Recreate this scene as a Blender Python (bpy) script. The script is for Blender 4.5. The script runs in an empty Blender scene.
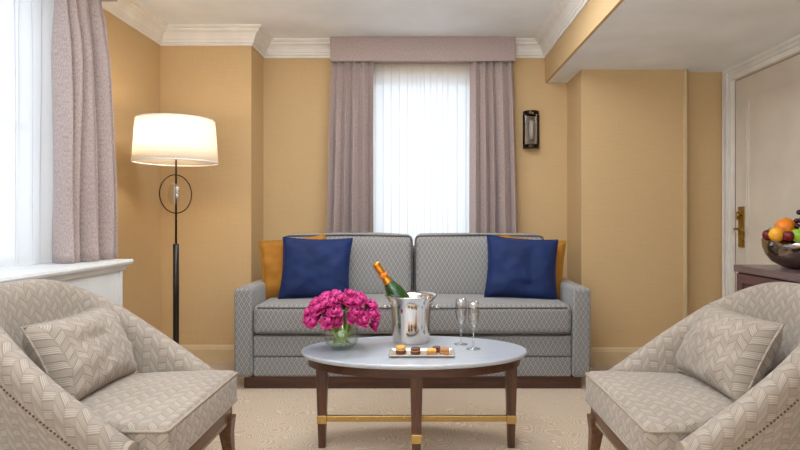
import bpy, bmesh, math, random
from mathutils import Vector, Matrix, noise
random.seed(7)
C = bpy.context.scene.collection
PI = math.pi
F = 560.0; VX = 422.0; VY = 217.0; CH = 1.048

# ------------------------------------------------------------------ materials
class G:
    def __init__(s, name):
        s.m = bpy.data.materials.new(name); s.m.use_nodes = True
        s.nt = s.m.node_tree; s.nt.nodes.clear()
        s.out = s.nt.nodes.new('ShaderNodeOutputMaterial')
    def node(s, t, **kw):
        n = s.nt.nodes.new(t)
        for k, v in kw.items():
            setattr(n, k, v)
        return n
    def link(s, a, b): s.nt.links.new(a, b)
    def put(s, sock, v):
        if isinstance(v, (int, float)): sock.default_value = v
        elif isinstance(v, (tuple, list)): sock.default_value = tuple(v) + ((1,) if len(v) == 3 and len(sock.default_value) == 4 else ())
        else: s.link(v, sock)
    def M(s, op, a, b=0.0, c=0.0):
        n = s.node('ShaderNodeMath', operation=op)
        s.put(n.inputs[0], a); s.put(n.inputs[1], b); s.put(n.inputs[2], c)
        return n.outputs[0]
    def mix(s, f, a, b):
        n = s.node('ShaderNodeMix', data_type='RGBA')
        s.put(n.inputs[0], f); s.put(n.inputs[6], a); s.put(n.inputs[7], b)
        return n.outputs[2]
    def uv(s):
        n = s.node('ShaderNodeUVMap'); sp = s.node('ShaderNodeSeparateXYZ')
        s.link(n.outputs[0], sp.inputs[0]); return n.outputs[0], sp.outputs[0], sp.outputs[1]
    def obj(s): return s.node('ShaderNodeTexCoord').outputs['Object']
    def noise(s, vec, scale, detail=3, rough=.5, dist=0):
        n = s.node('ShaderNodeTexNoise'); s.put(n.inputs['Vector'], vec); n.inputs['Scale'].default_value = scale
        n.inputs['Detail'].default_value = detail; n.inputs['Roughness'].default_value = rough; n.inputs['Distortion'].default_value = dist
        return n.outputs[0]
    def mapping(s, vec, sc):
        n = s.node('ShaderNodeMapping'); s.link(vec, n.inputs[0]); n.inputs['Scale'].default_value = sc; return n.outputs[0]
    def ramp(s, f, a, b, lo, hi):
        n = s.node('ShaderNodeMapRange'); s.put(n.inputs[0], f)
        n.inputs[1].default_value = lo; n.inputs[2].default_value = hi; n.inputs[3].default_value = a; n.inputs[4].default_value = b
        return n.outputs[0]
    def bump(s, h, st=.3, dist=.01):
        n = s.node('ShaderNodeBump'); n.inputs['Strength'].default_value = st; n.inputs['Distance'].default_value = dist
        s.link(h, n.inputs['Height']); return n.outputs[0]
    def bsdf(s, col, rough=.6, metal=0, normal=None, **kw):
        b = s.node('ShaderNodeBsdfPrincipled')
        s.put(b.inputs['Base Color'], col); s.put(b.inputs['Roughness'], rough); b.inputs['Metallic'].default_value = metal
        if normal is not None: s.link(normal, b.inputs['Normal'])
        for k, v in kw.items(): s.put(b.inputs[k.replace('_', ' ')], v)
        s.link(b.outputs[0], s.out.inputs[0]); return b

def L(r, g, b):
    f = lambda c: ((c / 255 + .055) / 1.055) ** 2.4 if c > 10 else c / 255 / 12.92
    return (f(r), f(g), f(b))

def plain(name, col, rough=.5, metal=0, ns=0, nb=0, **kw):
    g = G(name); nrm = None; c = col
    n = g.noise(g.obj(), ns or 20, 4)
    c = g.mix(g.ramp(n, 0, 1, .3, .7), tuple(x * .93 for x in col), tuple(min(1, x * 1.05) for x in col))
    if nb: nrm = g.bump(n, nb, .003)
    g.bsdf(c, rough, metal, nrm, **kw); return g.m

def thin_glass(name, col=(.97, .98, .97), ior=1.45, extra=0.0, edge=1.0):
    g = G(name)
    t = g.node('ShaderNodeBsdfTransparent'); lw = g.node('ShaderNodeLayerWeight'); lw.inputs[0].default_value = .35
    g.link(g.mix(g.M('POWER', lw.outputs['Facing'], 2.0), col, tuple(c*edge for c in col)), t.inputs[0])
    gl = g.node('ShaderNodeBsdfGlossy'); gl.inputs['Roughness'].default_value = .03
    fr = g.node('ShaderNodeFresnel'); fr.inputs[0].default_value = ior
    ge = g.node('ShaderNodeNewGeometry')
    f = g.M('MULTIPLY', g.M('ADD', fr.outputs[0], extra), g.M('SUBTRACT', 1.0, ge.outputs['Backfacing']))
    m = g.node('ShaderNodeMixShader'); g.link(f, m.inputs[0]); g.link(t.outputs[0], m.inputs[1]); g.link(gl.outputs[0], m.inputs[2])
    g.link(m.outputs[0], g.out.inputs[0]); return g.m

def m_wall():
    g = G('ochre_wallcovering'); o = g.obj()
    a = g.noise(g.mapping(o, (3, 3, 120)), 3, 3)
    b = g.noise(g.mapping(o, (90, 90, 4)), 3, 3)
    w = g.M('ADD', g.M('MULTIPLY', a, .6), g.M('MULTIPLY', b, .4))
    c = g.mix(g.ramp(w, 0, 1, .35, .65), L(197, 166, 120), L(204, 174, 129))
    g.bsdf(c, .75, 0, g.bump(w, .06, .002)); return g.m

def m_carpet():
    g = G('beige_swirl_carpet'); o = g.obj()
    d = g.noise(o, 2.2, 2)
    w = g.node('ShaderNodeVectorMath', operation='ADD'); g.link(o, w.inputs[0])
    nc = g.node('ShaderNodeTexNoise'); g.link(o, nc.inputs[0]); nc.inputs['Scale'].default_value = 5
    sc = g.node('ShaderNodeVectorMath', operation='SCALE'); g.link(nc.outputs[1], sc.inputs[0]); sc.inputs['Scale'].default_value = .12
    g.link(sc.outputs[0], w.inputs[1])
    v = g.node('ShaderNodeTexVoronoi', feature='F1'); v.inputs['Scale'].default_value = 9.0; g.link(w.outputs[0], v.inputs['Vector'])
    s = g.M('SINE', g.M('MULTIPLY', v.outputs['Distance'], 62.0))
    m = g.ramp(s, 0, 1, -.2, .7)
    f = g.noise(o, 260, 2)
    c = g.mix(m, L(190, 168, 143), L(213, 195, 173))
    c = g.mix(g.M('MULTIPLY', f, .25), c, L(150, 122, 95))
    g.bsdf(c, .95, 0, g.bump(g.M('ADD', m, g.M('MULTIPLY', f, .8)), .5, .006), Sheen_Weight=.2); return g.m

def m_sofa():
    g = G('grey_lattice_upholstery'); vec, u, v = g.uv()
    a = g.M('DIVIDE', u, .030); b = g.M('DIVIDE', v, .052)
    d1 = g.M('ABSOLUTE', g.M('SUBTRACT', g.M('FRACT', g.M('ADD', a, b)), .5))
    d2 = g.M('ABSOLUTE', g.M('SUBTRACT', g.M('FRACT', g.M('SUBTRACT', a, b)), .5))
    lat = g.ramp(g.M('MAXIMUM', d1, d2), 0, 1, .30, .42)
    core = g.ramp(g.M('ADD', d1, d2), 1, 0, .12, .30)
    n = g.noise(g.mapping(vec, (900, 900, 1)), 1, 2)
    c = g.mix(lat, L(106, 108, 112), L(152, 149, 144))
    c = g.mix(g.M('MULTIPLY', core, .55), c, L(176, 172, 166))
    c = g.mix(g.M('MULTIPLY', n, .25), c, L(120, 118, 118))
    g.bsdf(c, .85, 0, g.bump(g.M('ADD', lat, n), .2, .002), Sheen_Weight=.25); return g.m

def m_chair():
    g = G('cream_zigzag_upholstery'); vec, u, v = g.uv()
    W = .033
    cu = g.M('DIVIDE', u, W)
    fr = g.M('FRACT', cu); col = g.M('FLOOR', cu)
    par = g.M('MODULO', g.M('ABSOLUTE', col), 2.0)
    tri = g.M('PINGPONG', cu, 1.0)
    vv = g.M('ADD', g.M('DIVIDE', v, .028), g.M('MULTIPLY', tri, .95))
    bf = g.M('FRACT', vv); bi = g.M('FLOOR', vv)
    e1 = g.ramp(g.M('ABSOLUTE', g.M('SUBTRACT', bf, .5)), 0, 1, .36, .48)
    e2 = g.ramp(g.M('ABSOLUTE', g.M('SUBTRACT', fr, .5)), 0, 1, .38, .48)
    # joints run the full length of every second block only
    k = g.M('MODULO', g.M('ABSOLUTE', g.M('ADD', bi, col)), 2.0)
    e2 = g.M('MULTIPLY', e2, g.ramp(k, .35, 1, 0, 1))
    edge = g.M('MAXIMUM', e1, e2)
    st = g.ramp(g.M('SINE', g.M('MULTIPLY', vv, 25.0)), 0, 1, -.3, .6)
    rib = g.M('MULTIPLY', g.M('MULTIPLY', st, k), .42)
    big = g.noise(vec, 3.5, 2)
    c = g.mix(g.ramp(big, 0, 1, .3, .7), L(146, 133, 120), L(164, 151, 137))
    c = g.mix(g.M('MULTIPLY', edge, .46), c, L(100, 88, 76))
    c = g.mix(rib, c, L(206, 196, 182))
    f = g.noise(vec, 500, 2)
    c = g.mix(g.M('MULTIPLY', f, .15), c, L(140, 128, 118))
    h = g.M('SUBTRACT', 1.0, g.M('MAXIMUM', edge, g.M('MULTIPLY', rib, .7)))
    g.bsdf(c, .85, 0, g.bump(h, .35, .004), Sheen_Weight=.2); return g.m

def m_curtain():
    g = G('mauve_linen'); vec, u, v = g.uv()
    a = g.noise(g.mapping(vec, (700, 60, 1)), 1, 3); b = g.noise(g.mapping(vec, (60, 700, 1)), 1, 3)
    w = g.M('ADD', g.M('MULTIPLY', a, .5), g.M('MULTIPLY', b, .5))
    c = g.mix(g.ramp(w, 0, 1, .36, .62), L(158, 139, 135), L(202, 184, 178))
    nrm = g.bump(w, .2, .002)
    b1 = g.bsdf(c, .8, 0, nrm, Sheen_Weight=.2)
    t = g.node('ShaderNodeBsdfTranslucent'); g.link(c, t.inputs[0])
    m = g.node('ShaderNodeMixShader'); m.inputs[0].default_value = .10
    g.link(b1.outputs[0], m.inputs[1]); g.link(t.outputs[0], m.inputs[2]); g.link(m.outputs[0], g.out.inputs[0]); return g.m

def m_sheer(tr=.14):
    g = G('white_voile'); vec, u, v = g.uv()
    w = g.noise(g.mapping(vec, (500, 500, 1)), 1, 2)
    d = g.node('ShaderNodeBsdfDiffuse'); d.inputs[0].default_value = (.93, .94, .95, 1)
    t = g.node('ShaderNodeBsdfTranslucent'); t.inputs[0].default_value = (.95, .96, .97, 1)
    x = g.node('ShaderNodeBsdfTransparent')
    m1 = g.node('ShaderNodeMixShader'); m1.inputs[0].default_value = .65
    g.link(d.outputs[0], m1.inputs[1]); g.link(t.outputs[0], m1.inputs[2])
    m2 = g.node('ShaderNodeMixShader'); g.link(g.ramp(w, tr - .06, tr + .06, .3, .7), m2.inputs[0])
    g.link(m1.outputs[0], m2.inputs[1]); g.link(x.outputs[0], m2.inputs[2]); g.link(m2.outputs[0], g.out.inputs[0]); return g.m

def m_wood(name, a, b, rough=.35, axis=2):
    g = G(name); o = g.obj(); s = [60, 60, 60]; s[axis] = 4
    n = g.noise(g.mapping(o, tuple(s)), 1, 4, .6, .6)
    g.bsdf(g.mix(g.ramp(n, 0, 1, .35, .65), a, b), rough, 0, g.bump(n, .08, .001), Coat_Weight=.15, Coat_Roughness=.2); return g.m

def m_marble():
    g = G('white_marble'); o = g.obj()
    n = g.noise(o, 3, 6, .6, 1.2)
    f = g.ramp(g.M('ABSOLUTE', g.M('SUBTRACT', n, .5)), 1, 0, 0, .05)
    g.bsdf(g.mix(g.M('MULTIPLY', f, .2), L(182, 187, 196), L(140, 145, 155)), .28, 0, None, Coat_Weight=.5, Coat_Roughness=.12, IOR=1.6); return g.m

def m_shade():
    g = G('cream_lampshade_fabric'); vec, u, v = g.uv()
    n = g.noise(g.mapping(vec, (300, 40, 1)), 1, 3)
    col = g.mix(g.ramp(n, 0, 1, .35, .65), L(246, 240, 228), L(252, 248, 240))
    d = g.node('ShaderNodeBsdfDiffuse'); g.link(col, d.inputs[0])
    t = g.node('ShaderNodeBsdfTranslucent'); g.link(col, t.inputs[0])
    m = g.node('ShaderNodeMixShader'); m.inputs[0].default_value = .55
    g.link(d.outputs[0], m.inputs[1]); g.link(t.outputs[0], m.inputs[2]); g.link(m.outputs[0], g.out.inputs[0]); return g.m

def m_petal():
    g = G('magenta_petal'); o = g.obj()
    n = g.noise(o, 60, 3)
    c = g.mix(g.ramp(n, 0, 1, .3, .7), L(188, 8, 112), L(246, 92, 178))
    b1 = g.bsdf(c, .5)
    t = g.node('ShaderNodeBsdfTranslucent'); g.link(c, t.inputs[0])
    m = g.node('ShaderNodeMixShader'); m.inputs[0].default_value = .3
    g.link(b1.outputs[0], m.inputs[1]); g.link(t.outputs[0], m.inputs[2]); g.link(m.outputs[0], g.out.inputs[0]); return g.m

def m_velvet(name, a, b):
    g = G(name); vec, u, v = g.uv()
    n = g.noise(vec, 5, 3, .5, .5); f = g.noise(vec, 400, 2)
    c = g.mix(g.ramp(n, 0, 1, .3, .7), a, b)
    g.bsdf(c, .8, 0, g.bump(g.M('ADD', g.M('MULTIPLY', n, 3), f), .25, .004), Sheen_Weight=.3, Sheen_Roughness=.3, Sheen_Tint=tuple(min(1, x * 4 + .03) for x in b)); return g.m

def m_metal(name, col, rough, bump=0):
    g = G(name); o = g.obj(); n = g.noise(o, 30, 3)
    g.bsdf(g.mix(n, tuple(x * .9 for x in col), col), g.ramp(n, rough * .7, rough * 1.3, .3, .7), 1, g.bump(n, bump, .002) if bump else None); return g.m

MT = dict(
    wall=m_wall(), carpet=m_carpet(), sofa=m_sofa(), chair=m_chair(), curtain=m_curtain(), sheer=m_sheer(),
    ceiling=plain('white_ceiling_paint', L(238, 242, 246), .8, ns=3),
    trim=plain('cream_gloss_paint', L(234, 231, 225), .45, ns=6),
    base=plain('tan_baseboard_paint', L(206, 182, 142), .5, ns=6),
    white=plain('white_satin_paint', L(226, 229, 230), .4, ns=6),
    door=plain('cream_door_paint', L(214, 206, 192), .45, ns=4),
    walnut=m_wood('walnut_wood', L(62, 36, 24), L(96, 58, 40)),
    walnut_h=m_wood('dark_walnut_wood', L(58, 32, 22), L(82, 48, 34), axis=0),
    mid=m_wood('warm_brown_wood', L(84, 54, 36), L(112, 76, 52), .35, 1),
    cab=m_wood('plum_brown_veneer', L(84, 58, 56), L(106, 76, 72), .35, 1),
    cabtop=m_wood('plum_grey_veneer', L(104, 84, 84), L(122, 102, 100), .3, 1),
    marble=m_marble(), brass=m_metal('brushed_brass', L(206, 174, 112), .22), silver=m_metal('polished_silver', L(222, 218, 214), .09),
    hammered=m_metal('dark_hammered_steel', L(150, 140, 132), .12, .3), bronze=m_metal('dark_bronze', L(62, 50, 44), .35),
    black=plain('black_lacquer', L(24, 20, 19), .3), oldbrass=m_metal('aged_brass', L(176, 140, 66), .32),
    shade=m_shade(), petal=m_petal(), stem=plain('green_stem', L(156, 186, 84), .5), leaf=plain('green_leaf', L(122, 168, 74), .5),
    glass=thin_glass('clear_glass', (.955, .965, .96), 1.5, .16, .6), vase_glass=thin_glass('pale_vase_glass', (.97, .98, .95), 1.5, .10, .72), sconce_glass=thin_glass('smoked_ribbed_glass', (.80, .76, .72), 1.4, .02, .6), pane=thin_glass('window_glass', (.97, .98, .99), 1.45),
    blue=m_velvet('navy_velvet', L(1, 28, 76), L(2, 36, 92)), ochre=m_velvet('ochre_velvet', L(146, 94, 18), L(182, 124, 36)),
    piping=plain('grey_piping', L(92, 88, 86), .8), cpiping=plain('taupe_piping', L(160, 146, 130), .8),
    stud=m_metal('dark_nailhead', L(120, 92, 66), .4),
    foil=m_metal('gold_foil', L(226, 160, 60), .35, .5),
    label=plain('cream_paper', L(222, 200, 140), .7), orange_label=plain('orange_paper', L(222, 130, 40), .6),
    plate=plain('taupe_ceramic', L(178, 166, 150), .25, Coat_Weight=.4),
    choc=plain('chocolate_shell', L(104, 56, 32), .55, ns=120), yellow=plain('lemon_shell', L(216, 164, 78), .55, ns=120),
    tan=plain('caramel_shell', L(176, 122, 76), .55, ns=120), cream=plain('cream_filling', L(236, 208, 160), .7),
    orange=plain('orange_peel', L(236, 132, 22), .45, ns=150, nb=.3), green_apple=plain('green_apple_skin', L(140, 186, 40), .3, ns=25),
    red=plain('dark_red_skin', L(110, 16, 26), .25, ns=25), peach=plain('yellow_orange_skin', L(238, 168, 40), .4, ns=25),
    grape=plain('black_grape_skin', L(52, 20, 42), .25), 
    dark=plain('shadow_gap', L(50, 34, 26), .7),
)
def green_glass():
    g = G('green_bottle_glass'); g.bsdf(L(18, 78, 26), .06, 0, None, Coat_Weight=1.0, Transmission_Weight=.25, IOR=1.5); return g.m
MT['bottle'] = green_glass()
def ice_m():
    g = G('ice'); g.bsdf((.85, .9, .93), .15, 0, None, Transmission_Weight=.6, IOR=1.31); return g.m
MT['ice'] = ice_m()
def water_m():
    return thin_glass('water', (.93, .98, .93), 1.2, .02)
MT['water'] = water_m()
def frost_m():
    g = G('ribbed_glass'); g.bsdf(L(168, 154, 138), .22, 0, None, Transmission_Weight=.15, IOR=1.45); return g.m
MT['ribbed'] = frost_m()

# ------------------------------------------------------------------ mesh builder
def wloc(o):
    v = Vector((0, 0, 0))
    while o is not None:
        v += o.location; o = o.parent
    return v

class MB:
    def __init__(s): s.v = []; s.f = []; s.uv = []; s.sm = []
    def face(s, idx, uvs=None, smooth=False): s.f.append(tuple(idx)); s.uv.append(uvs); s.sm.append(smooth)
    def add(s, vs): b = len(s.v); s.v += [Vector(p) for p in vs]; return b
    def box(s, x0, x1, y0, y1, z0, z1):
        b = s.add([(x0,y0,z0),(x1,y0,z0),(x1,y1,z0),(x0,y1,z0),(x0,y0,z1),(x1,y0,z1),(x1,y1,z1),(x0,y1,z1)])
        for f in ((0,3,2,1),(4,5,6,7),(0,1,5,4),(1,2,6,5),(2,3,7,6),(3,0,4,7)): s.face([b+i for i in f])
        return s
    def prism(s, poly, z0, z1, smooth=False):
        n = len(poly); b = s.add([(x,y,z0) for x,y in poly] + [(x,y,z1) for x,y in poly])
        s.face([b+i for i in reversed(range(n))]); s.face([b+n+i for i in range(n)])
        for i in range(n): j = (i+1)%n; s.face([b+i,b+j,b+n+j,b+n+i], None, smooth)
        return s
    def grid(s, rows, closed_u=False, closed_v=False, smooth=True, uvs=None, flip=False):
        R = len(rows); K = len(rows[0]); b = s.add([p for r in rows for p in r])
        # arc-length uv
        for i in range(R - (0 if closed_v else 1)):
            for j in range(K - (0 if closed_u else 1)):
                i2 = (i+1)%R; j2 = (j+1)%K
                q = [b+i*K+j, b+i*K+j2, b+i2*K+j2, b+i2*K+j]
                uu = None
                if uvs: uu = [uvs(i,j), uvs(i,j+1), uvs(i+1,j+1), uvs(i+1,j)]
                if flip: q.reverse(); uu = uu and uu[::-1]
                s.face(q, uu, smooth)
        return b
    def lathe(s, prof, cx, cy, cz=0, n=32, fn=None, smooth=True):
        rows = []
        for i, (r, z) in enumerate(prof):
            row = []
            for k in range(n):
                a = 2*PI*k/n; rr = r*(fn(a, i/(len(prof)-1)) if fn else 1)
                row.append((cx+rr*math.cos(a), cy+rr*math.sin(a), cz+z))
            rows.append(row)
        R0 = max(p[0] for p in prof)
        zz = [0]
        for i in range(1, len(prof)): zz.append(zz[-1]+math.dist(prof[i], prof[i-1]))
        b = s.grid(rows, closed_u=True, smooth=smooth, uvs=lambda i,j: (2*PI*R0*j/n, zz[min(i,len(zz)-1)]))
        m = len(rows)
        if prof[0][0] > 1e-6: s.face([b+i for i in reversed(range(n))])
        if prof[-1][0] > 1e-6: s.face([b+(m-1)*n+i for i in range(n)])
        return s
    def tube(s, pts, r, n=8, closed=False, taper=None, smooth=True):
        pts = [Vector(p) for p in pts]; N = len(pts); rows = []; prev = None
        for i, p in enumerate(pts):
            if closed: t = pts[(i+1)%N] - pts[i-1]
            else: t = pts[min(i+1,N-1)] - pts[max(i-1,0)]
            t.normalize()
            if prev is None:
                a = Vector((0,0,1)) if abs(t.z) < .9 else Vector((1,0,0)); u = t.cross(a).normalized()
            else: u = (prev - t*prev.dot(t)).normalized()
            prev = u; w = t.cross(u)
            rr = taper[i] if taper else r
            rows.append([p + (u*math.cos(2*PI*k/n) + w*math.sin(2*PI*k/n))*rr for k in range(n)])
        b = s.grid(rows, closed_u=True, closed_v=closed, smooth=smooth)
        if not closed:
            s.face([b+i for i in reversed(range(n))]); s.face([b+(N-1)*n+i for i in range(n)])
        return s
    def ellipsoid(s, c, rx, ry, rz, n=14, m=10, mat=None, noise_amp=0):
        rows = []
        for i in range(m+1):
            th = PI*i/m; row = []
            for k in range(n):
                a = 2*PI*k/n
                p = Vector((rx*math.sin(th)*math.cos(a), ry*math.sin(th)*math.sin(a), rz*math.cos(th)))
                if mat: p = mat @ p
                row.append(Vector(c)+p)
            rows.append(row)
        s.grid(rows, closed_u=True, smooth=True, flip=True); return s
    def rbox(s, x0, x1, y0, y1, z0, z1, r=.03, top=0, front=0, side=0, n=10):
        c = Vector(((x0+x1)/2,(y0+y1)/2,(z0+z1)/2)); h = Vector(((x1-x0)/2,(y1-y0)/2,(z1-z0)/2)); r = min(r, *h)
        def P(d):
            q = Vector((d[0]*h.x, d[1]*h.y, d[2]*h.z)); k = Vector([max(-h[i]+r, min(h[i]-r, q[i])) for i in range(3)])
            e = q-k
            if e.length > 1e-9: e = e.normalized()*r
            q = k+e
            cx, cy, cz = [max(0, 1-d[i]**2) for i in range(3)]
            if top: q.z += (1 if d[2] > 0 else 0)*top*(cx*cy)**.6*max(0, d[2])
            if front: q.y -= front*(cx*cz)**.6*max(0, -d[1])
            if side: q.x += side*(cy*cz)**.6*d[0]
            return c+q
        def ts(hh):
            # extra rows within the rounded edge
            e = [-1, -1+.3*r/hh, -1+.65*r/hh, -1+r/hh]; inner = [(-1+r/hh)+(2-2*r/hh)*i/n for i in range(1,n)]
            return e+inner+[-a for a in reversed(e)]
        T = [ts(max(h[i],r*1.01)) for i in range(3)]
        for ax in range(3):
            o1, o2 = (ax+1)%3, (ax+2)%3
            for sg in (-1, 1):
                rows = []
                for a in T[o1]:
                    row = []
                    for b2 in T[o2]:
                        d = [0,0,0]; d[ax] = sg; d[o1] = a; d[o2] = b2; row.append(P(d))
                    rows.append(row)
                s.grid(rows, smooth=True, flip=(sg < 0))
        return s
    def build(s, name, mat, parent=None, origin=None, merge=False, bevel=0, solid=0, mod=None):
        off = Vector(origin) if origin is not None else (wloc(parent) if parent else Vector((0,0,0)))
        me = bpy.data.meshes.new(name)
        me.from_pydata([tuple(v-off) for v in s.v], [], s.f)
        uvl = me.uv_layers.new(name='UVMap')
        for p, uu in zip(me.polygons, s.uv):
            if uu is None:
                nx, ny, nz = [abs(a) for a in p.normal]
                for li in p.loop_indices:
                    q = me.vertices[me.loops[li].vertex_index].co
                    if nz >= nx and nz >= ny: t = (q.x, q.y)
                    elif ny >= nx: t = (q.x, q.z)
                    else: t = (q.y, q.z)
                    uvl.data[li].uv = t
            else:
                for li, t in zip(p.loop_indices, uu): uvl.data[li].uv = t
        me.polygons.foreach_set('use_smooth', s.sm)
        bm = bmesh.new(); bm.from_mesh(me)
        bmesh.ops.remove_doubles(bm, verts=bm.verts, dist=1e-5)
        bmesh.ops.recalc_face_normals(bm, faces=bm.faces)
        bm.to_mesh(me); bm.free()
        me.materials.append(mat)
        o = bpy.data.objects.new(name, me); C.objects.link(o)
        if parent: o.parent = parent
        elif origin is not None: o.location = off
        if bevel:
            b = o.modifiers.new('bevel', 'BEVEL'); b.width = bevel; b.segments = 2; b.limit_method = 'ANGLE'; b.angle_limit = .7
        if solid:
            b = o.modifiers.new('solid', 'SOLIDIFY'); b.thickness = solid; b.offset = 0
        return o

def tag(o, label, cat, group=None):
    o['label'] = label; o['category'] = cat
    if group: o['group'] = group
    return o
def thing(name, label, cat, loc, group=None):
    o = bpy.data.objects.new(name, None); C.objects.link(o); o.location = loc; o.empty_display_size = .1
    return tag(o, label, cat, group)
def struct(o): o['kind'] = 'structure'; return o
def copy_tree(o, parent=None):
    c = o.copy(); C.objects.link(c); c.parent = parent
    for ch in [x for x in bpy.data.objects if x.parent == o]: copy_tree(ch, c)
    return c

# ------------------------------------------------------------------ setting
XL, XR = -1.893, 2.20
YB, YA, YP, YN = 4.36, 4.05, 3.97, 4.04
H, HS = 2.41, 2.094
ALX, ARX, SX = -1.235, 1.13, .958
YF = -1.3
struct(MB().box(XL-.3, XR+.3, YF-.2, YB+.2, -.1, 0).build('floor', MT['carpet']))
struct(MB().box(XL-.3, SX+.02, YF-.2, YB+.2, H, H+.1).build('ceiling', MT['ceiling']))
# lowered ceiling on the right: wallcovered cheek and painted underside
struct(MB().box(SX, SX+.02, YF, YB, HS+.001, H).build('wall_bulkhead', MT['wall']))
struct(MB().box(SX+.02, XR+.2, YF, YB+.1, HS, H-.02).build('ceiling_lowered', MT['ceiling']))
# left wall with window opening
WY0, WY1, WZ0, WZ1 = .75, 2.92, .80, 2.22
b = MB(); b.box(XL-.2, XL, YF, WY0, 0, H).box(XL-.2, XL, WY1, YB+.1, 0, H).box(XL-.2, XL, WY0, WY1, 0, WZ0).box(XL-.2, XL, WY0, WY1, WZ1, H)
struct(b.build('wall_left', MT['wall']))
struct(MB().box(XL, ALX, YA, YB+.15, 0, H).build('wall_back_left', MT['wall']))
BX0, BX1, BZ0, BZ1 = -.44, .44, .75, 2.15
b = MB(); b.box(ALX, BX0, YB, YB+.15, 0, H).box(BX1, ARX, YB, YB+.15, 0, H).box(BX0, BX1, YB, YB+.15, 0, BZ0).box(BX0, BX1, YB, YB+.15, BZ1, H)
struct(b.build('wall_back', MT['wall']))
struct(MB().box(ARX, 1.865, YP, YB+.15, 0, HS).build('wall_back_right', MT['wall']))
struct(MB().box(1.865, XR, YN, YB+.15, 0, HS).build('wall_recess', MT['wall']))
struct(MB().box(1.85, 1.877, YP-.008, YP+.02, .0, HS).build('trim_4', MT['base'], bevel=.003))
DY0, DY1, DZ = 3.02, 3.94, 2.01
b = MB(); b.box(XR, XR+.15, YF, DY0, 0, HS).box(XR, XR+.15, DY1, YB+.15, 0, HS).box(XR, XR+.15, DY0, DY1, DZ, HS)
struct(b.build('wall_right', MT['wall']))
# wall behind the camera with a wide window added to let light in
b = MB(); b.box(XL, -1.5, YF-.15, YF, 0, H).box(1.7, XR+.15, YF-.15, YF, 0, H).box(-1.5, 1.7, YF-.15, YF, 0, .45).box(-1.5, 1.7, YF-.15, YF, 2.0, H)
struct(b.build('wall_front', MT['wall']))

def window(name, axis, a0, a1, z0, z1, pos, inward, mull, rail=True):
    b = MB(); t = .05
    def bx(u0, u1, w0, w1, d=.05):
        if axis == 'x': b.box(u0, u1, min(pos, pos+inward*d), max(pos, pos+inward*d), w0, w1)
        else: b.box(min(pos, pos+inward*d), max(pos, pos+inward*d), u0, u1, w0, w1)
    bx(a0, a0+t, z0, z1); bx(a1-t, a1, z0, z1); bx(a0+t, a1-t, z0, z0+t); bx(a0+t, a1-t, z1-t, z1)
    for m in mull: bx(a0+(a1-a0)*m-.02, a0+(a1-a0)*m+.02, z0+t, z1-t)
    if rail: bx(a0+t, a1-t, (z0+z1)/2-.02, (z0+z1)/2+.02, .04)
    o = struct(b.build(name, MT['white'], bevel=.004))
    g = MB()
    p = pos+inward*.02
    if axis == 'x': g.box(a0+t, a1-t, p-.003, p+.003, z0+t, z1-t)
    else: g.box(p-.003, p+.003, a0+t, a1-t, z0+t, z1-t)
    g.build('window_pane', MT['pane'], o)
window('window_1', 'x', BX0, BX1, BZ0, BZ1, YB+.12, -1, [], False)
window('window_2', 'y', WY0, WY1, WZ0, WZ1, XL-.17, 1, [.33, .67])
window('added_front_window', 'x', -1.5, 1.7, .45, 2.0, YF-.12, 1, [.33, .67])  # unseen window, added behind the camera for its light

def sweep(path, prof, mat, name, side=1):
    # path: list of (x, y); prof: list of (offset into the room, z)
    P = [Vector(p) for p in path]; rows = []
    for i, p in enumerate(P):
        d0 = (p-P[i-1]).normalized() if i > 0 else (P[1]-p).normalized()
        d1 = (P[i+1]-p).normalized() if i < len(P)-1 else d0
        n0 = Vector((d0.y, -d0.x))*side; n1 = Vector((d1.y, -d1.x))*side
        m = (n0+n1); m = m/(m.dot(n0)) if m.length > 1e-6 else n0
        rows.append([(p.x+m.x*o, p.y+m.y*o, z) for o, z in prof])
    b = MB(); base = b.grid(rows, closed_u=True, smooth=False)
    k = len(prof); b.face([base+i for i in range(k)]); b.face([base+(len(P)-1)*k+i for i in reversed(range(k))])
    return struct(b.build(name, mat))
crown = [(0, H), (0, H-.125), (.012, H-.125), (.014, H-.112), (.024, H-.104), (.026, H-.092), (.032, H-.088), (.04, H-.066), (.055, H-.046), (.075, H-.034), (.078, H-.022), (.088, H-.018), (.098, H-.008), (.1, H)]
sweep([(XL, 3.04), (XL, YA), (ALX, YA), (ALX, YB), (-.69, YB)], crown, MT['trim'], 'trim_1', 1)
sweep([(.705, YB), (SX, YB), (SX, YF)], crown, MT['trim'], 'trim_2', 1)
bb = [(0, 0), (.018, 0), (.018, .095), (.014, .102), (.012, .112), (.006, .122), (0, .124)]
sweep([(XL, 3.12), (XL, YA), (ALX, YA), (ALX, YB)], bb, MT['base'], 'baseboard_left', 1)
sweep([(ALX+.02, YB), (ARX-.02, YB)], bb, MT['base'], 'baseboard_back', 1)
sweep([(ARX, YB), (ARX, YP), (1.88, YP), (1.88, YN), (XR-.02, YN)], bb, MT['base'], 'baseboard_right', 1)

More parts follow.
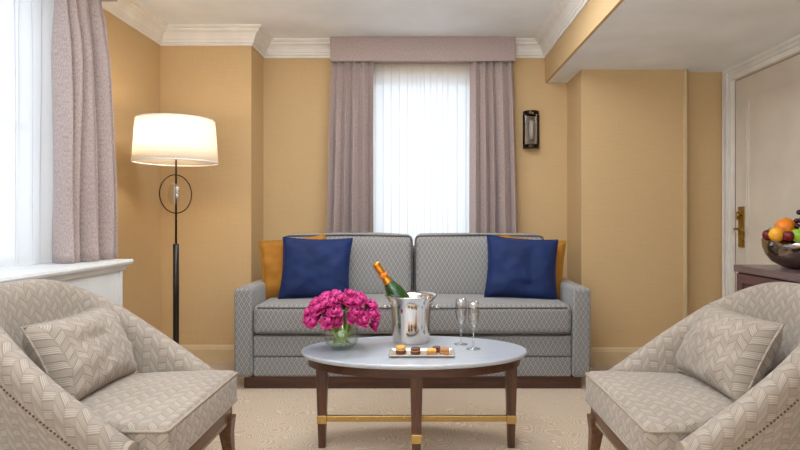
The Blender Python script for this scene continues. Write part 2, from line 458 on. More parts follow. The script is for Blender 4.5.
# door on the right
cas = MB()
def casing(y0, y1, z0, z1, d=.03): cas.box(XR-d, XR, y0, y1, z0, z1)
casing(DY1-.005, DY1+.09, 0, HS); casing(DY0-.09, DY0+.005, 0, HS); casing(DY0+.005, DY1-.005, DZ-.005, HS)
cas.box(XR-.042, XR-.03, DY1+.065, DY1+.09, 0, HS).box(XR-.042, XR-.03, DY1+.03, DY1+.042, 0, HS).box(XR-.042, XR-.03, DY0+.005, DY1+.065, HS-.024, HS).box(XR-.042, XR-.03, DY0+.005, DY1+.03, HS-.056, HS-.044)
struct(cas.build('trim_3', MT['trim'], bevel=.003))
d = struct(MB().box(XR+.004, XR+.045, DY0+.008, DY1-.008, .008, DZ-.012).build('door_1', MT['door']))
pm = MB()
for z0, z1 in ((.62, 1.86), (.12, .50)):
    pm2 = [(DY0+.14, z0), (DY1-.14, z0), (DY1-.14, z1), (DY0+.14, z1)]
    y0, y1 = DY0+.14, DY1-.14
    for k, (dd, w) in enumerate(((.010, .012), (.006, .030))):
        pm.box(XR+.004-dd, XR+.005, y0, y1, z0, z0+w).box(XR+.004-dd, XR+.005, y0, y1, z1-w, z1)
        pm.box(XR+.004-dd, XR+.005, y0, y0+w, z0+w, z1-w).box(XR+.004-dd, XR+.005, y1-w, y1, z0+w, z1-w)
pm.build('panel_moulding', MT['door'], d, bevel=.002)
hp = MB().box(XR-.008, XR+.004, DY1-.115, DY1-.055, .84, 1.12).build('door_handle', MT['oldbrass'], d, bevel=.002)
lv = MB(); lv.tube([(XR-.008, DY1-.085, .965), (XR-.05, DY1-.085, .965)], .009, 12).tube([(XR-.048, DY1-.083, .965), (XR-.052, DY1-.12, .966), (XR-.05, DY1-.19, .962)], .008, 10)
lv.build('lever', MT['oldbrass'], hp)
kn = MB(); kn.tube([(XR-.008, DY1-.085, 1.06), (XR-.03, DY1-.085, 1.06)], .008, 10).tube([(XR-.03, DY1-.085, 1.085), (XR-.03, DY1-.085, 1.03)], .006, 8)
kn.build('thumb_turn', MT['oldbrass'], hp)

# ------------------------------------------------------------------ radiator cover (left)
cov = thing('radiator_cover', 'white panelled radiator cover with a moulded sill under the left window', 'radiator cover', (-1.72, 1.9, 0))
CX = -1.60; CY1 = 2.995; CY0 = -.2; CZ = .822
MB().box(XL, CX, CY0+.02, CY1-.01, 0, CZ-.05).build('body', MT['white'], cov)
prof = [(0, CZ), (0, CZ-.055), (.012, CZ-.055), (.016, CZ-.045), (.024, CZ-.036), (.026, CZ-.026), (.038, CZ-.024), (.042, CZ-.012), (.038, CZ-.001), (.034, CZ)]
pb = MB(); P = [Vector((CX, CY0)), Vector((CX, CY1-.01)), Vector((XL, CY1-.01))]; rows = []
nr = [Vector((1, 0)), Vector((1, 1)), Vector((0, 1))]
for p, n in zip(P, nr): rows.append([(p.x+n.x*o, p.y+n.y*o, z) for o, z in prof])
base = pb.grid(rows, closed_u=True, smooth=False)
pb.box(XL, CX+.001, CY0, CY1-.009, CZ-.05, CZ-.0005)
pb.build('sill', MT['white'], cov)
fr = MB(); xx = CX+.005
fr.box(CX, xx, CY1-.04, CY1-.01, .1, CZ-.06).box(CX, xx, CY0, CY1-.04, .1, .2)
for yy in (1.2, .3): fr.box(CX, xx, yy-.04, yy+.04, .2, CZ-.06)
fr.build('panel_frame', MT['white'], cov, bevel=.003)

# ------------------------------------------------------------------ curtains
def drape(p0, p1, q0, q1, z0, z1, folds, amp, seed, nz=26, per=14, flare=1.3, ph=0):
    """sheet from p0..p1 (top, xy) to q0..q1 (bottom, xy)"""
    rnd = random.Random(seed); p0, p1, q0, q1 = map(Vector, (p0, p1, q0, q1))
    N = folds*per
    # irregular fold phase
    ws = [rnd.uniform(.55, 1.5) for _ in range(folds)]; tot = sum(ws); cuts = [0]
    for w in ws: cuts.append(cuts[-1]+w/tot)
    amps = [rnd.uniform(.7, 1.25) for _ in range(folds+1)]
    rows = []
    for i in range(nz+1):
        t = i/nz; row = []; a = p0.lerp(q0, t**.8); c = p1.lerp(q1, t**.8)
        dr = (c-a).normalized(); nn = Vector((dr.y, -dr.x))
        A = amp*(.55+.45*min(1, t*4))*(1+(flare-1)*t)
        for k in range(N+1):
            u = k/N; f = min(folds-1, int(k/per)); lu = k/per-f
            fu = cuts[f]+(cuts[f+1]-cuts[f])*lu
            am = amps[f]*(1-lu)+amps[f+1]*lu
            s_ = math.cos(2*PI*lu+ph)
            s_ = math.copysign(abs(s_)**.8, s_)
            wob = noise.noise(Vector((u*7, t*1.5, seed)))*.35+noise.noise(Vector((u*22, t*(2 if t > .12 else 14), seed+5)))*.18
            d = A*(s_*am+wob)
            lat = math.sin(4*PI*lu)*-.12*(cuts[f+1]-cuts[f])*(c-a).length
            p = a.lerp(c, fu)+dr*lat+nn*d
            row.append((p.x, p.y, z1+(z0-z1)*t))
        rows.append(row)
    b = MB(); W = (p1-p0).length*1.8
    b.grid(rows, uvs=lambda i, j: (W*j/N, (z1-z0)*i/nz)); return b
drape((-.68, 4.262), (-.37, 4.262), (-.735, 4.256), (-.365, 4.262), .02, 2.235, 5, .046, 3).build('curtain', MT['curtain'], None, (-.53, 4.28, 0), solid=.004)
o = bpy.data.objects['curtain']; tag(o, 'mauve linen curtain hanging left of the back window behind the sofa', 'curtain', 'curtains of the back window')
o = drape((.37, 4.262), (.69, 4.262), (.365, 4.262), (.75, 4.256), .02, 2.235, 5, .046, 9, ph=PI).build('curtain', MT['curtain'], None, (.54, 4.28, 0), solid=.004)
tag(o, 'mauve linen curtain hanging right of the back window, nearest the wall sconce', 'curtain', 'curtains of the back window')
o = drape((-.47, 4.34), (.47, 4.34), (-.47, 4.34), (.47, 4.34), .03, 2.235, 9, .006, 12, per=14, flare=1.5).build('sheer_curtain', MT['sheer'], None, (0, 4.325, 0))
tag(o, 'white translucent sheer curtain across the back window', 'sheer curtain')
b = MB().box(-.692, .707, 4.225, 4.245, 2.226, H-.002).box(-.692, -.672, 4.245, YB-.001, 2.226, H-.002).box(.687, .707, 4.245, YB-.001, 2.226, H-.002).box(-.672, .687, 4.245, YB-.001, 2.24, 2.255)
o = b.build('curtain_pelmet', MT['curtain'], None, (0, 4.3, 2.226), bevel=.006); tag(o, 'mauve fabric covered box pelmet above the back window', 'pelmet')
# left window
o = drape((-1.745, 2.69), (-1.745, 2.98), (-1.735, 2.69), (-1.715, 3.03), CZ+.004, 2.225, 5, .060, 24, ph=.6).build('curtain', MT['curtain'], None, (-1.72, 2.8, CZ), solid=.004)
tag(o, 'mauve linen curtain hanging to the white sill of the left window', 'curtain')
o = drape((-1.832, .8), (-1.832, 2.80), (-1.832, .8), (-1.832, 2.80), CZ+.004, 2.225, 13, .016, 31, per=14, flare=1.5).build('sheer_curtain', MT['sheer'], None, (-1.815, 1.8, CZ))
tag(o, 'white translucent sheer curtain across the left window', 'sheer curtain')
b = MB().box(-1.67, -1.65, .4, 3.04, 2.215, H-.002).box(XL+.001, -1.67, 3.02, 3.04, 2.215, H-.002).box(XL+.001, -1.67, .4, 3.02, 2.24, 2.255)
o = b.build('curtain_pelmet', MT['curtain'], None, (-1.77, 1.7, 2.215), bevel=.006); tag(o, 'mauve fabric covered box pelmet above the left window', 'pelmet')

# ------------------------------------------------------------------ wall sconce
sc = thing('wall_sconce', 'small dark bronze wall sconce with ribbed glass beside the back window', 'wall light', (.845, YB, 1.58))
x0, x1, z0, z1 = .782, .908, 1.578, 1.866
MB().box(x0+.008, x1-.008, YB-.012, YB-.0005, z0+.01, z1-.01).build('backplate', MT['bronze'], sc, bevel=.003)
def halfpoly(cx, cy, rx, ry, n=16): return [(cx+rx*math.cos(PI+PI*k/n), cy+ry*math.sin(PI+PI*k/n)) for k in range(n+1)]
for za, zb in ((z0, z0+.03), (z1-.03, z1)): MB().prism(halfpoly(.845, YB-.012, .063, .075), za, zb).build('end_cap', MT['bronze'], sc, bevel=.004)
rib = []
for k in range(61):
    a = PI+PI*k/60; r = 1+.03*math.cos(k*PI/2*2)
    rib.append((.845+.052*r*math.cos(a), YB-.013+.064*r*math.sin(a)))
MB().prism(rib, z0+.031, z1-.031).build('glass_shade', MT['sconce_glass'], sc)
MB().box(x0+.016, x1-.016, YB-.016, YB-.0125, z0+.035, z1-.035).build('lightening_plate', MT['ribbed'], sc)  # taupe plate added so the glass looks lighter inside
MB().lathe([(0, 0), (.017, 0), (.017, .14), (0, .14)], .845, YB-.035, 1.65, 20).build('glint_tube', MT['white'], sc)  # white tube standing in for the bright reflection on the glass
for xx in (x0+.004, x1-.004): MB().tube([(xx, YB-.02, z0+.02), (xx, YB-.02, z1-.02)], .005, 8).build('side_rod', MT['bronze'], sc)
MB().tube([(.845, YB-.088, z1-.03), (.845, YB-.088, z1-.022)], .008, 10).build('finial', MT['brass'], sc)

# ------------------------------------------------------------------ floor lamp
LX, LY = -1.464, 3.333
lp = thing('floor_lamp', 'lit floor lamp with cream drum shade, brass ring and dark column in the left corner', 'floor lamp', (LX, LY, 0))
b = MB(); zz0, zz1 = 1.372, 1.622; r0, r1 = .236, .217; n = 64; rows = []
for z, r in ((zz0, r0), (zz0+.1, r0-.007), (zz0+.2, r0-.014), (zz1, r1)): rows.append([(LX+r*math.cos(2*PI*k/n), LY+r*math.sin(2*PI*k/n), z) for k in range(n)])
b.grid(rows, closed_u=True, uvs=lambda i, j: (j/n*1.6, i*.1))
shd = b.build('lamp_shade', MT['shade'], lp, solid=.003)
for z, r in ((zz0, r0), (zz1, r1)):
    MB().tube([(LX+r*math.cos(2*PI*k/n), LY+r*math.sin(2*PI*k/n), z) for k in range(n)], .004, 6, closed=True).build('rim', MT['trim'], shd)
sp = MB()
for k in range(3):
    a = 2*PI*k/3+.5; sp.tube([(LX, LY, zz1-.03), (LX+r1*math.cos(a), LY+r1*math.sin(a), zz1-.005)], .003, 6)
sp.build('spider', MT['brass'], lp)
MB().lathe([(.0, 0), (.15, 0), (.152, .008), (.148, .016), (.03, .022), (.0, .022)], LX, LY, 0, 40).build('base', MT['black'], lp)
MB().lathe([(.017, .02), (.017, .885), (.012, .89), (0, .89)], LX, LY, 0, 20).build('column', MT['black'], lp)
MB().tube([(LX, LY, .885), (LX, LY, zz1-.03)], .006, 10).build('pole', MT['bronze'], lp)
th = math.radians(64); R = .114; zc = 1.048+(217-194)/168
rp = [(LX+R*math.cos(a)*math.cos(th), LY+R*math.cos(a)*math.sin(th), zc+R*math.sin(a)) for a in [2*PI*k/48 for k in range(48)]]
MB().tube(rp, .0035, 8, closed=True).build('ring', MT['bronze'], lp)
MB().ellipsoid((LX-.004, LY-.02, zc), .036, .012, .066, 20, 14).build('crystal', MT['glass'], lp)
MB().lathe([(0, 0), (.02, .0), (.022, .05), (.018, .06), (0, .06)], LX, LY, 1.42, 16).build('bulb_socket', MT['brass'], lp)

# ------------------------------------------------------------------ sofa
SXC = -.058; SY0 = 3.39
sf = thing('sofa', 'grey patterned two-seat sofa with square arms and dark wood plinth in the window alcove', 'sofa', (SXC, 3.8, 0))
sx0, sx1 = -1.143, 1.026; aw = .112
MB().box(sx0+.055, sx1-.055, SY0+.03, 4.15, 0, .075).build('plinth', MT['walnut_h'], sf, bevel=.004)
for a0, a1 in ((sx0, sx0+aw), (sx1-aw, sx1)):
    ar = MB().rbox(a0, a1, SY0, 4.17, .073, .614, .022, top=.004, n=8).build('armrest', MT['sofa'], sf)
    xi = a1-.004 if a0 < 0 else a0+.004
    MB().tube([(a0+.012, SY0+.004, .085), (a0+.012, SY0+.004, .600), (a1-.012, SY0+.004, .600), (a1-.012, SY0+.004, .085)], .0035, 6).build('piping', MT['sofa'], ar)
ix0, ix1 = sx0+aw+.003, sx1-aw-.003
MB().rbox(ix0, ix1, SY0+.02, 4.1, .075, .195, .012, n=8).build('lower_rail', MT['sofa'], sf)
MB().rbox(ix0, ix1, SY0+.016, 4.1, .198, .325, .014, front=.004, n=8).build('upper_rail', MT['sofa'], sf)
ct = MB().rbox(ix0+.002, ix1-.002, SY0-.005, 4.0, .333, .512, .035, top=.022, front=.008, n=14).build('seat_cushion', MT['sofa'], sf)
for zz in (.348, .498):
    MB().tube([(ix0+.02, 3.9, zz), (ix0+.006, SY0+.04, zz), (ix0+.035, SY0-.001, zz), (SXC, SY0-.010, zz), (ix1-.035, SY0-.001, zz), (ix1-.006, SY0+.04, zz), (ix1-.02, 3.9, zz)], .005, 6).build('piping', MT['piping'], ct)
MB().rbox(SXC-.9, SXC+.9, 4.0, 4.17, .075, .84, .03, n=6).build('back_frame', MT['sofa'], sf)
def back_cushion(a0, a1, seed):
    b = MB().rbox(a0, a1, 3.76, 3.93, .50, .925, .045, top=.012, front=.03, n=12)
    # lean backwards
    for v in b.v:
        t = (v.z-.5); v.y += t*.17
        v.z += .006*noise.noise(Vector((v.x*5, v.y*5, seed)))
    o = b.build('back_cushion', MT['sofa'], sf)
    pts = []
    def pt(x, z): return (x, 3.775+(z-.5)*.17-.004, z)
    r = .03
    loop = [(a0+.006, .52), (a0+.006, .89), (a0+.012, .910), (a0+.035, .918), ((a0+a1)/2, .926), (a1-.035, .918), (a1-.012, .910), (a1-.006, .89), (a1-.006, .52)]
    MB().tube([pt(x, z) for x, z in loop], .005, 6).build('piping', MT['piping'], o)
back_cushion(-.955, -.064, 1); back_cushion(-.052, .840, 2)

# throw pillows
def pillow(w, h, t, M, seed, pinch=.05, uvs=1.0, n=22):
    b = MB()
    for sg in (1, -1):
        rows = []
        for i in range(n+1):
            v = -1+2*i/n; row = []
            for j in range(n+1):
                u = -1+2*j/n
                e = max(0, (1-abs(u)**3.0))*max(0, (1-abs(v)**3.0))
                th_ = t/2*e**.5
                x = u*w/2*(1-pinch*(1-v*v)); z = v*h/2*(1-pinch*(1-u*u))
                wr = .019*noise.noise(Vector((u*2.4, v*2.4, seed+sg)))*(e**.3)+.009*noise.noise(Vector((u*5, v*6, seed*3+sg)))*(e**.3)
                row.append(M @ Vector((x, -sg*(th_+wr*(1 if e > 0 else 0)), z)))
            rows.append(row)
        b.grid(rows, uvs=lambda i, j: (w*j/n, h*i/n), flip=(sg < 0))
    edge = []
    for k in range(4*n):
        s_, r_ = divmod(k, n); q = -1+2*r_/n
        u, v = [(q, -1), (1, q), (-q, 1), (-1, -q)][s_]
        edge.append(M @ Vector((u*w/2*(1-pinch*(1-v*v)), 0, v*h/2*(1-pinch*(1-u*u)))))
    return b, edge
def TM(x, y, z, rx=0, ry=0, rz=0):
    return Matrix.Translation((x, y, z)) @ Matrix.Rotation(rz, 4, 'Z') @ Matrix.Rotation(rx, 4, 'X') @ Matrix.Rotation(ry, 4, 'Y')
def put_pillow(nm, w, h, t, M, seed, mat, pmat, label, cat='cushion', group=None, pinch=.075):
    b, e = pillow(w, h, t, M, seed, pinch)
    org = M.to_translation(); r = b.build(nm, mat, None, org)
    tag(r, label, cat, group)
    MB().tube(e, .0045, 6, closed=True).build('piping', pmat, r)
    return r
g_ = 'velvet cushions on the sofa'
# tilt: lean back against back cushions
# px -> x at given depth
def X(px, y): return (px-VX)*y/F
def Z(py, y): return CH-(py-VY)*y/F
put_pillow('throw_pillow', .46, .41, .16, TM(X(316, 3.66), 3.655, .712, math.radians(-14), math.radians(1), 0), 3, MT['blue'], MT['blue'], 'navy velvet cushion at the left end of the sofa', group=g_)
put_pillow('throw_pillow', .45, .41, .13, TM(X(294, 3.76), 3.755, .708, math.radians(-12), math.radians(-6), 0), 5, MT['ochre'], MT['ochre'], 'ochre velvet cushion behind the navy one at the left end of the sofa', group=g_)
put_pillow('throw_pillow', .47, .41, .16, TM(X(521.5, 3.66), 3.655, .714, math.radians(-14), math.radians(4), 0), 8, MT['blue'], MT['blue'], 'navy velvet cushion at the right end of the sofa', group=g_)
put_pillow('throw_pillow', .45, .41, .13, TM(X(531, 3.76), 3.755, .708, math.radians(-12), math.radians(6), 0), 11, MT['ochre'], MT['ochre'], 'ochre velvet cushion behind the navy one at the right end of the sofa', group=g_)

# ------------------------------------------------------------------ armchairs
def make_chair(loc, label, group):
    ox, oy = loc
    t = thing('armchair', label, 'armchair', (ox, oy, 0), group)
    fx = ox  # x of cushion front is ox (local 0)
    def plan(th, A, B, n=3.0, x0=-.10):
        c, s_ = math.cos(th), math.sin(th)
        return (x0-A*abs(c)**(2/n), B*math.copysign(abs(s_)**(2/n), s_))
    def ztop(d):
        q = d*.63; return .395+.72*min(q, .42)+.58*max(0, q-.42)
    K = 56; rows = []; drows = []; arc = [0]
    T = .082
    for k in range(K+1):
        th = -PI/2+PI*k/K
        d = abs(math.cos(th))**(2/3.0)
        zt = ztop(d); zb = .17
        # outward direction
        xo, yo = plan(th, .63, .395); xo2, yo2 = plan(th+.01, .63, .395); xo1, yo1 = plan(th-.01, .63, .395)
        tx, ty = xo2-xo1, yo2-yo1; L_ = math.hypot(tx, ty); nx, ny = -ty/L_, tx/L_
        if nx*(xo+.3)+ny*yo < 0: nx, ny = -nx, -ny
        if k: arc.append(arc[-1]+math.hypot(xo-px_, yo-py_))
        px_, py_ = xo, yo
        flare = .10
        row = []
        def pt(off, z):
            # off: inwards from the outer surface; leaning outwards with height
            ln = -flare*(zt-z)/.6 if z < zt else 0
            return (ox+xo+nx*(ln-off), oy+yo+ny*(ln-off), z)
        prof = [(0, zb), (0, zb+.06), (0, (zb+zt-.12)/2), (0, zt-.125), (0, zt-.11), (-.004, zt-.07), (-.004, zt-.045), (.004, zt-.018), (.020, zt-.003), (.042, zt), (.062, zt-.006), (.076, zt-.022), (T, zt-.05), (T+.002, zt-.11), (T, max(.30, zt-.2)), (T, .28), (T, .24), (T, zb)]
        rows.append([pt(o_, z) for o_, z in prof])
    b = MB(); vv = [0]
    # cumulative profile length measured at the back centre
    m = rows[K//2]
    for i in range(1, len(m)): vv.append(vv[-1]+(Vector(m[i])-Vector(m[i-1])).length)
    base = b.grid(rows, closed_u=False, uvs=lambda i, j: (arc[min(i, K)], vv[min(j, len(vv)-1)]))
    n_ = len(rows[0])
    b.face([base+i for i in range(n_)]); b.face([base+K*n_+i for i in reversed(range(n_))])
    sh = b.build('tub_shell', MT['chair'], t)
    # welt and nailheads below the roll
    nb = MB(); band = []
    for k in range(K+1):
        p0, p1 = Vector(rows[k][3]), Vector(rows[k][4]); band.append((p0+p1)/2)
    # resample evenly for nails
    dist = [0]
    for i in range(1, len(band)): dist.append(dist[-1]+(band[i]-band[i-1]).length)
    s_ = .02; i = 0
    cen = Vector((ox-.3, oy, 0))
    while s_ < dist[-1]:
        while dist[i+1] < s_: i += 1
        p = band[i].lerp(band[i+1], (s_-dist[i])/(dist[i+1]-dist[i]))
        nb.ellipsoid(p, .0042, .0042, .0042, 8, 4); s_ += .0135
    nb_o = nb.build('nailhead_trim', MT['stud'], sh); nb_o['kind'] = 'stuff'
    # wooden facing on the front of each arm
    for k, sg in ((0, -1), (K, 1)):
        fb = MB(); pr = [Vector(p) for p in rows[k]]
        pr = pr[2:15]
        A_ = [p+Vector((0, 0, 0)) for p in pr]; B_ = [p+Vector((.014, 0, -.004)) for p in pr]
        bb_ = fb.add(A_+B_); q = len(A_)
        fb.face([bb_+i for i in range(q)]); fb.face([bb_+q+i for i in range(q)])
        for i in range(q): fb.face([bb_+i, bb_+(i+1)%q, bb_+q+(i+1)%q, bb_+q+i])
        fb.build('arm_facing', MT['cpiping'], t)
    # seat deck + wood front rail
    MB().rbox(ox-.52, ox-.03, oy-.285, oy+.285, .20, .285, .012, n=4).build('seat_deck', MT['chair'], t)
    rb = MB(); n2 = 14; poly = []
    yy = [oy-.33+.66*i/n2 for i in range(n2+1)]
    fr_ = []
    for y in yy:
        u = (y-oy)/.33; xf = ox-.012-.02*u*u; lo = .235-.045*abs(u)**6; fr_.append([(xf-.035, y, lo), (xf, y, lo), (xf, y, .288), (xf-.035, y, .288)])
    base = rb.grid(fr_, closed_u=True, smooth=False); rb.face([base+i for i in range(4)]); rb.face([base+n2*4+i for i in range(4)])
    rb.build('front_rail', MT['mid'], t, bevel=.003)
    for sy in (-1, 1):
        MB().box(ox-.45, ox-.03, oy+sy*.325-.012, oy+sy*.325+.012, .20, .282).build('side_rail', MT['mid'], t)
    # seat cushion, waterfall front filling the gap between the arms
    cu = MB().rbox(ox-.60, ox, oy-.318, oy+.318, .287, .420, .022, top=.026, side=.006, n=12)
    for v in cu.v:
        if v.x < ox-.14:
            k_ = (ox-.14-v.x)/.46; w = 1-.42*k_**1.6; v.y = oy+(v.y-oy)*w*(.93 if k_ > .0 else 1)
    cu = cu.build('seat_cushion', MT['chair'], t)
    for zz in (.300, .409):
        MB().tube([(ox-.14, oy-.319, zz), (ox-.012, oy-.319, zz), (ox-.001, oy-.308, zz), (ox+.001, oy, zz+.002), (ox-.001, oy+.308, zz), (ox-.012, oy+.319, zz), (ox-.14, oy+.319, zz)], .0045, 6).build('piping', MT['cpiping'], cu)
    for lx, ly in ((-.035, -.30), (-.035, .30), (-.46, -.22), (-.46, .22)):
        lb = MB(); sgn = 1 if ly > 0 else -1; outx = 1 if lx > -.2 else -1; rr = []
        for z, w, sh_ in ((.235, .030, 0), (.17, .024, .0), (.09, .019, .008), (0, .015, .022)):
            cx_, cy_ = ox+lx+outx*sh_-.005, oy+ly+sgn*sh_*.6
            rr.append([(cx_-w, cy_-w, z), (cx_+w, cy_-w, z), (cx_+w, cy_+w, z), (cx_-w, cy_+w, z)])
        base = lb.grid(rr, closed_u=True, smooth=False); lb.face([base+i for i in range(4)]); lb.face([base+12+i for i in range(4)])
        lb.build('leg', MT['mid'], t, bevel=.003)
    return t
gch = 'tub armchairs facing each other across the coffee table'
ch1 = make_chair((-.757, 1.985), 'cream zigzag patterned tub armchair on the left, by the radiator cover', gch)
ch2 = copy_tree(ch1); ch2.location = (.674, 2.0, 0); ch2.scale = (1, 1, .985); ch2.rotation_euler = (0, 0, PI)
ch2['label'] = 'cream zigzag patterned tub armchair on the right, by the cabinet'
# lumbar cushions
gl = 'lumbar cushions on the armchairs'
put_pillow('lumbar_cushion', .46, .30, .18, TM(-1.205, 2.005, .562, math.radians(-26), 0, math.radians(90)), 14, MT['chair'], MT['chair'], 'zigzag patterned lumbar cushion on the left armchair', group=gl, pinch=.07)
put_pillow('lumbar_cushion', .46, .30, .18, TM(1.105, 2.045, .563, math.radians(-26), 0, math.radians(-90)), 19, MT['chair'], MT['chair'], 'zigzag patterned lumbar cushion on the right armchair', group=gl, pinch=.07)

# ------------------------------------------------------------------ coffee table
TX, TY, TZ = -.035, 2.55, .448
A, B = .510, .284
ct = thing('coffee_table', 'oval coffee table with white marble top, walnut legs and brass stretcher', 'coffee table', (TX, TY, 0))
def ell(a, b_, z, n=72): return [(TX+a*math.cos(2*PI*k/n), TY+b_*math.sin(2*PI*k/n), z) for k in range(n)]
b = MB(); rows = [ell(A-.016, B-.016, TZ-.024), ell(A-.006, B-.006, TZ-.020), ell(A, B, TZ-.010), ell(A, B, TZ-.004), ell(A-.003, B-.003, TZ)]
base = b.grid(rows, closed_u=True); b.face([base+i for i in reversed(range(72))]); b.face([base+4*72+i for i in range(72)])
b.build('tabletop', MT['marble'], ct)
b = MB(); rows = [ell(A-.03, B-.03, TZ-.024), ell(A-.03, B-.03, TZ-.062), ell(A-.055, B-.055, TZ-.062), ell(A-.055, B-.055, TZ-.024)]
b.grid(rows, closed_u=True, closed_v=True, smooth=False); b.build('apron', MT['walnut_h'], ct)
LA, LB = .437, .222
for dx, dy in ((-LA+.018, 0), (LA+.003, 0), (.012, -LB), (.012, LB)):
    lb = MB(); rr = []; cx_, cy_ = TX+dx, TY+dy
    ux, uy = (1, 0) if abs(dx) > .1 else (0, 1); s_ = 1 if (dx+dy) > 0 else -1
    for z, w, q in ((TZ-.024, .026, 0), (.30, .024, 0), (.15, .020, .0), (0, .0155, .0)):
        rr.append([(cx_+s_*ux*q+a*w, cy_+s_*uy*q+c*w, z) for a, c in ((-1, -1), (1, -1), (1, 1), (-1, 1))])
    base = lb.grid(rr, closed_u=True, smooth=False); lb.face([base+i for i in range(4)]); lb.face([base+12+i for i in range(4)])
    lg = lb.build('leg', MT['walnut'], ct, bevel=.004)
    MB().box(cx_-.0215, cx_+.0215, cy_-.0215, cy_+.0215, .112, .150).build('brass_cuff', MT['brass'], lg, bevel=.002)
MB().box(TX-LA, TX+LA, TY-.009, TY+.009, .118, .145).box(TX+.003, TX+.021, TY-LB, TY-.009, .118, .145).box(TX+.003, TX+.021, TY+.009, TY+LB, .118, .145).build('stretcher', MT['brass'], ct, bevel=.002)

# ------------------------------------------------------------------ vase and flowers
VX_, VY_ = X(341.5, 2.55), 2.55
vs = thing('glass_vase', 'round clear glass bowl vase with flower stems on the left of the coffee table', 'vase', (VX_, VY_, TZ))
prf = [(.0, .0), (.034, .0), (.045, .004), (.066, .025), (.0745, .055), (.070, .085), (.056, .108), (.047, .118), (.050, .128), (.047, .128), (.044, .118), (.053, .107), (.0665, .085), (.0705, .055), (.062, .027), (.043, .010), (0, .008)]
MB().lathe([(r*1.1, z*1.06) for r, z in prf], VX_, VY_, TZ+.001, 40).build('bowl', MT['vase_glass'], vs)
MB().lathe([(0, .013), (.046, .013), (.0665, .03), (.0755, .058), (.072, .087), (0, .087)], VX_, VY_, TZ, 36).build('water', MT['water'], vs)
blooms = []
rnd = random.Random(5); tries = 0
while len(blooms) < 50 and tries < 6000:
    tries += 1
    a = rnd.uniform(0, 2*PI); el = rnd.uniform(-.30, 1.45); r = rnd.choice((1, 1, .72))
    p = Vector((.160*r*math.cos(a)*math.cos(el), .125*r*math.sin(a)*math.cos(el), .108*r*math.sin(el)))
    c = Vector((VX_+.005, VY_-.01, .597))+p
    if p.z < -.01 and math.hypot(p.x, p.y) < .11: continue
    if all((c-q).length > .034 for q in blooms): blooms.append(c)
def bloom_mesh(c, ax, rnd):
    b = MB(); ax = ax.normalized(); u = ax.orthogonal().normalized(); w = ax.cross(u)
    for layer, (cnt, tilt, ln) in enumerate(((3, .22, .036), (4, .70, .040), (5, 1.25, .038))):
        for k in range(cnt):
            a = 2*PI*k/cnt+layer*.6+rnd.uniform(-.2, .2); rad = u*math.cos(a)+w*math.sin(a); tg = ax.cross(rad)
            tl = tilt*rnd.uniform(.7, 1.3); rows = []
            for i in range(6):
                s_ = i/5; ang = tl+.25-1.0*(s_**2)*(.9-tl*.9); 
                cen = c-ax*.018+(ax*math.cos(tl)+rad*math.sin(tl))*ln*s_+rad*.012*math.sin(PI*s_)
                wd = .0165*math.sin(PI*(.12+.78*s_))**.8
                row = []
                for j in range(-2, 3):
                    q = j/2; row.append(cen+tg*wd*q-rad*.006*q*q*(1-s_*.2)+ax*.002*rnd.uniform(-1, 1))
                rows.append(row)
            b.grid(rows)
    return b
for c in blooms:
    cen = Vector((VX_, VY_, .50)); ax = (c-cen)
    root = thing('pink_flower', 'magenta tulip-like bloom packed in the bouquet in the glass vase', 'flower', c, 'magenta flowers in the glass vase')
    bloom_mesh(c, ax, rnd).build('bloom', MT['petal'], root, solid=.0008)
    d_ = c-Vector((VX_, VY_, .575)); hp_ = Vector((d_.x, d_.y, 0)); mxr = .034
    neck = Vector((VX_, VY_, TZ+.123))+(hp_.normalized()*min(mxr, hp_.length*.25))
    ft = Vector((VX_, VY_, TZ+.022+rnd.uniform(0, .012)))-hp_.normalized()*rnd.uniform(.005, .045)
    mid = (c+neck)/2+Vector((0, 0, -.012)); m2 = (neck+ft)/2+hp_.normalized()*.01
    MB().tube([c-ax.normalized()*.012, mid, neck, m2, ft], .0022, 6).build('stem', MT['stem'], root)
for k in range(11):
    a = 2*PI*k/11+.3; dr = Vector((math.cos(a), math.sin(a), 0)); sd = Vector((-dr.y, dr.x, 0)); rows = []
    for i in range(8):
        s_ = i/7; p = Vector((VX_, VY_, TZ+.035))+dr*(.01+.042*math.sin(s_*PI*.75))+Vector((0, 0, s_*.13)); wd = .013*math.sin(PI*(.1+.88*s_))
        rows.append([p-sd*wd, p+dr*.002, p+sd*wd])
    b = MB(); b.grid(rows); o = b.build('leaf', MT['leaf'] if k % 2 else MT['stem'], None, (VX_, VY_, TZ+.035), solid=.0006)
    tag(o, 'green leaf among the flower stems inside the glass vase', 'leaf', 'leaves in the glass vase')

# ------------------------------------------------------------------ ice bucket, bottle
BX, BY = X(411, 2.705), 2.705
bk = thing('ice_bucket', 'polished silver champagne bucket with side handles on the coffee table', 'ice bucket', (BX, BY, TZ))
prf = [(0, 0), (.080, 0), (.084, .003), (.085, .012), (.088, .10), (.094, .16), (.102, .195), (.119, .214), (.121, .219), (.118, .221), (.102, .203), (.089, .162), (.083, .10), (.081, .012), (0, .010)]
MB().lathe([(r*1.05, z*1.02) for r, z in prf], BX, BY, TZ+.001, 56).build('pail', MT['silver'], bk)
for sg in (-1, 1):
    h = MB().tube([(BX+sg*.092, BY, TZ+.170), (BX+sg*.112, BY, TZ+.172)], .007, 8).build('handle', MT['silver'], bk)
    MB().tube([(BX+sg*(.125+.016*math.cos(a)), BY+.022*math.sin(a), TZ+.168-.003*math.cos(a)) for a in [2*PI*k/20 for k in range(20)]], .004, 8, closed=True).build('ring', MT['silver'], h)
MB().lathe([(.0908, .0), (.0930, .002), (.0930, .006), (.0911, .008)], BX, BY, TZ+.105, 56).build('band', MT['silver'], bk)
ib = MB(); rn = random.Random(3)
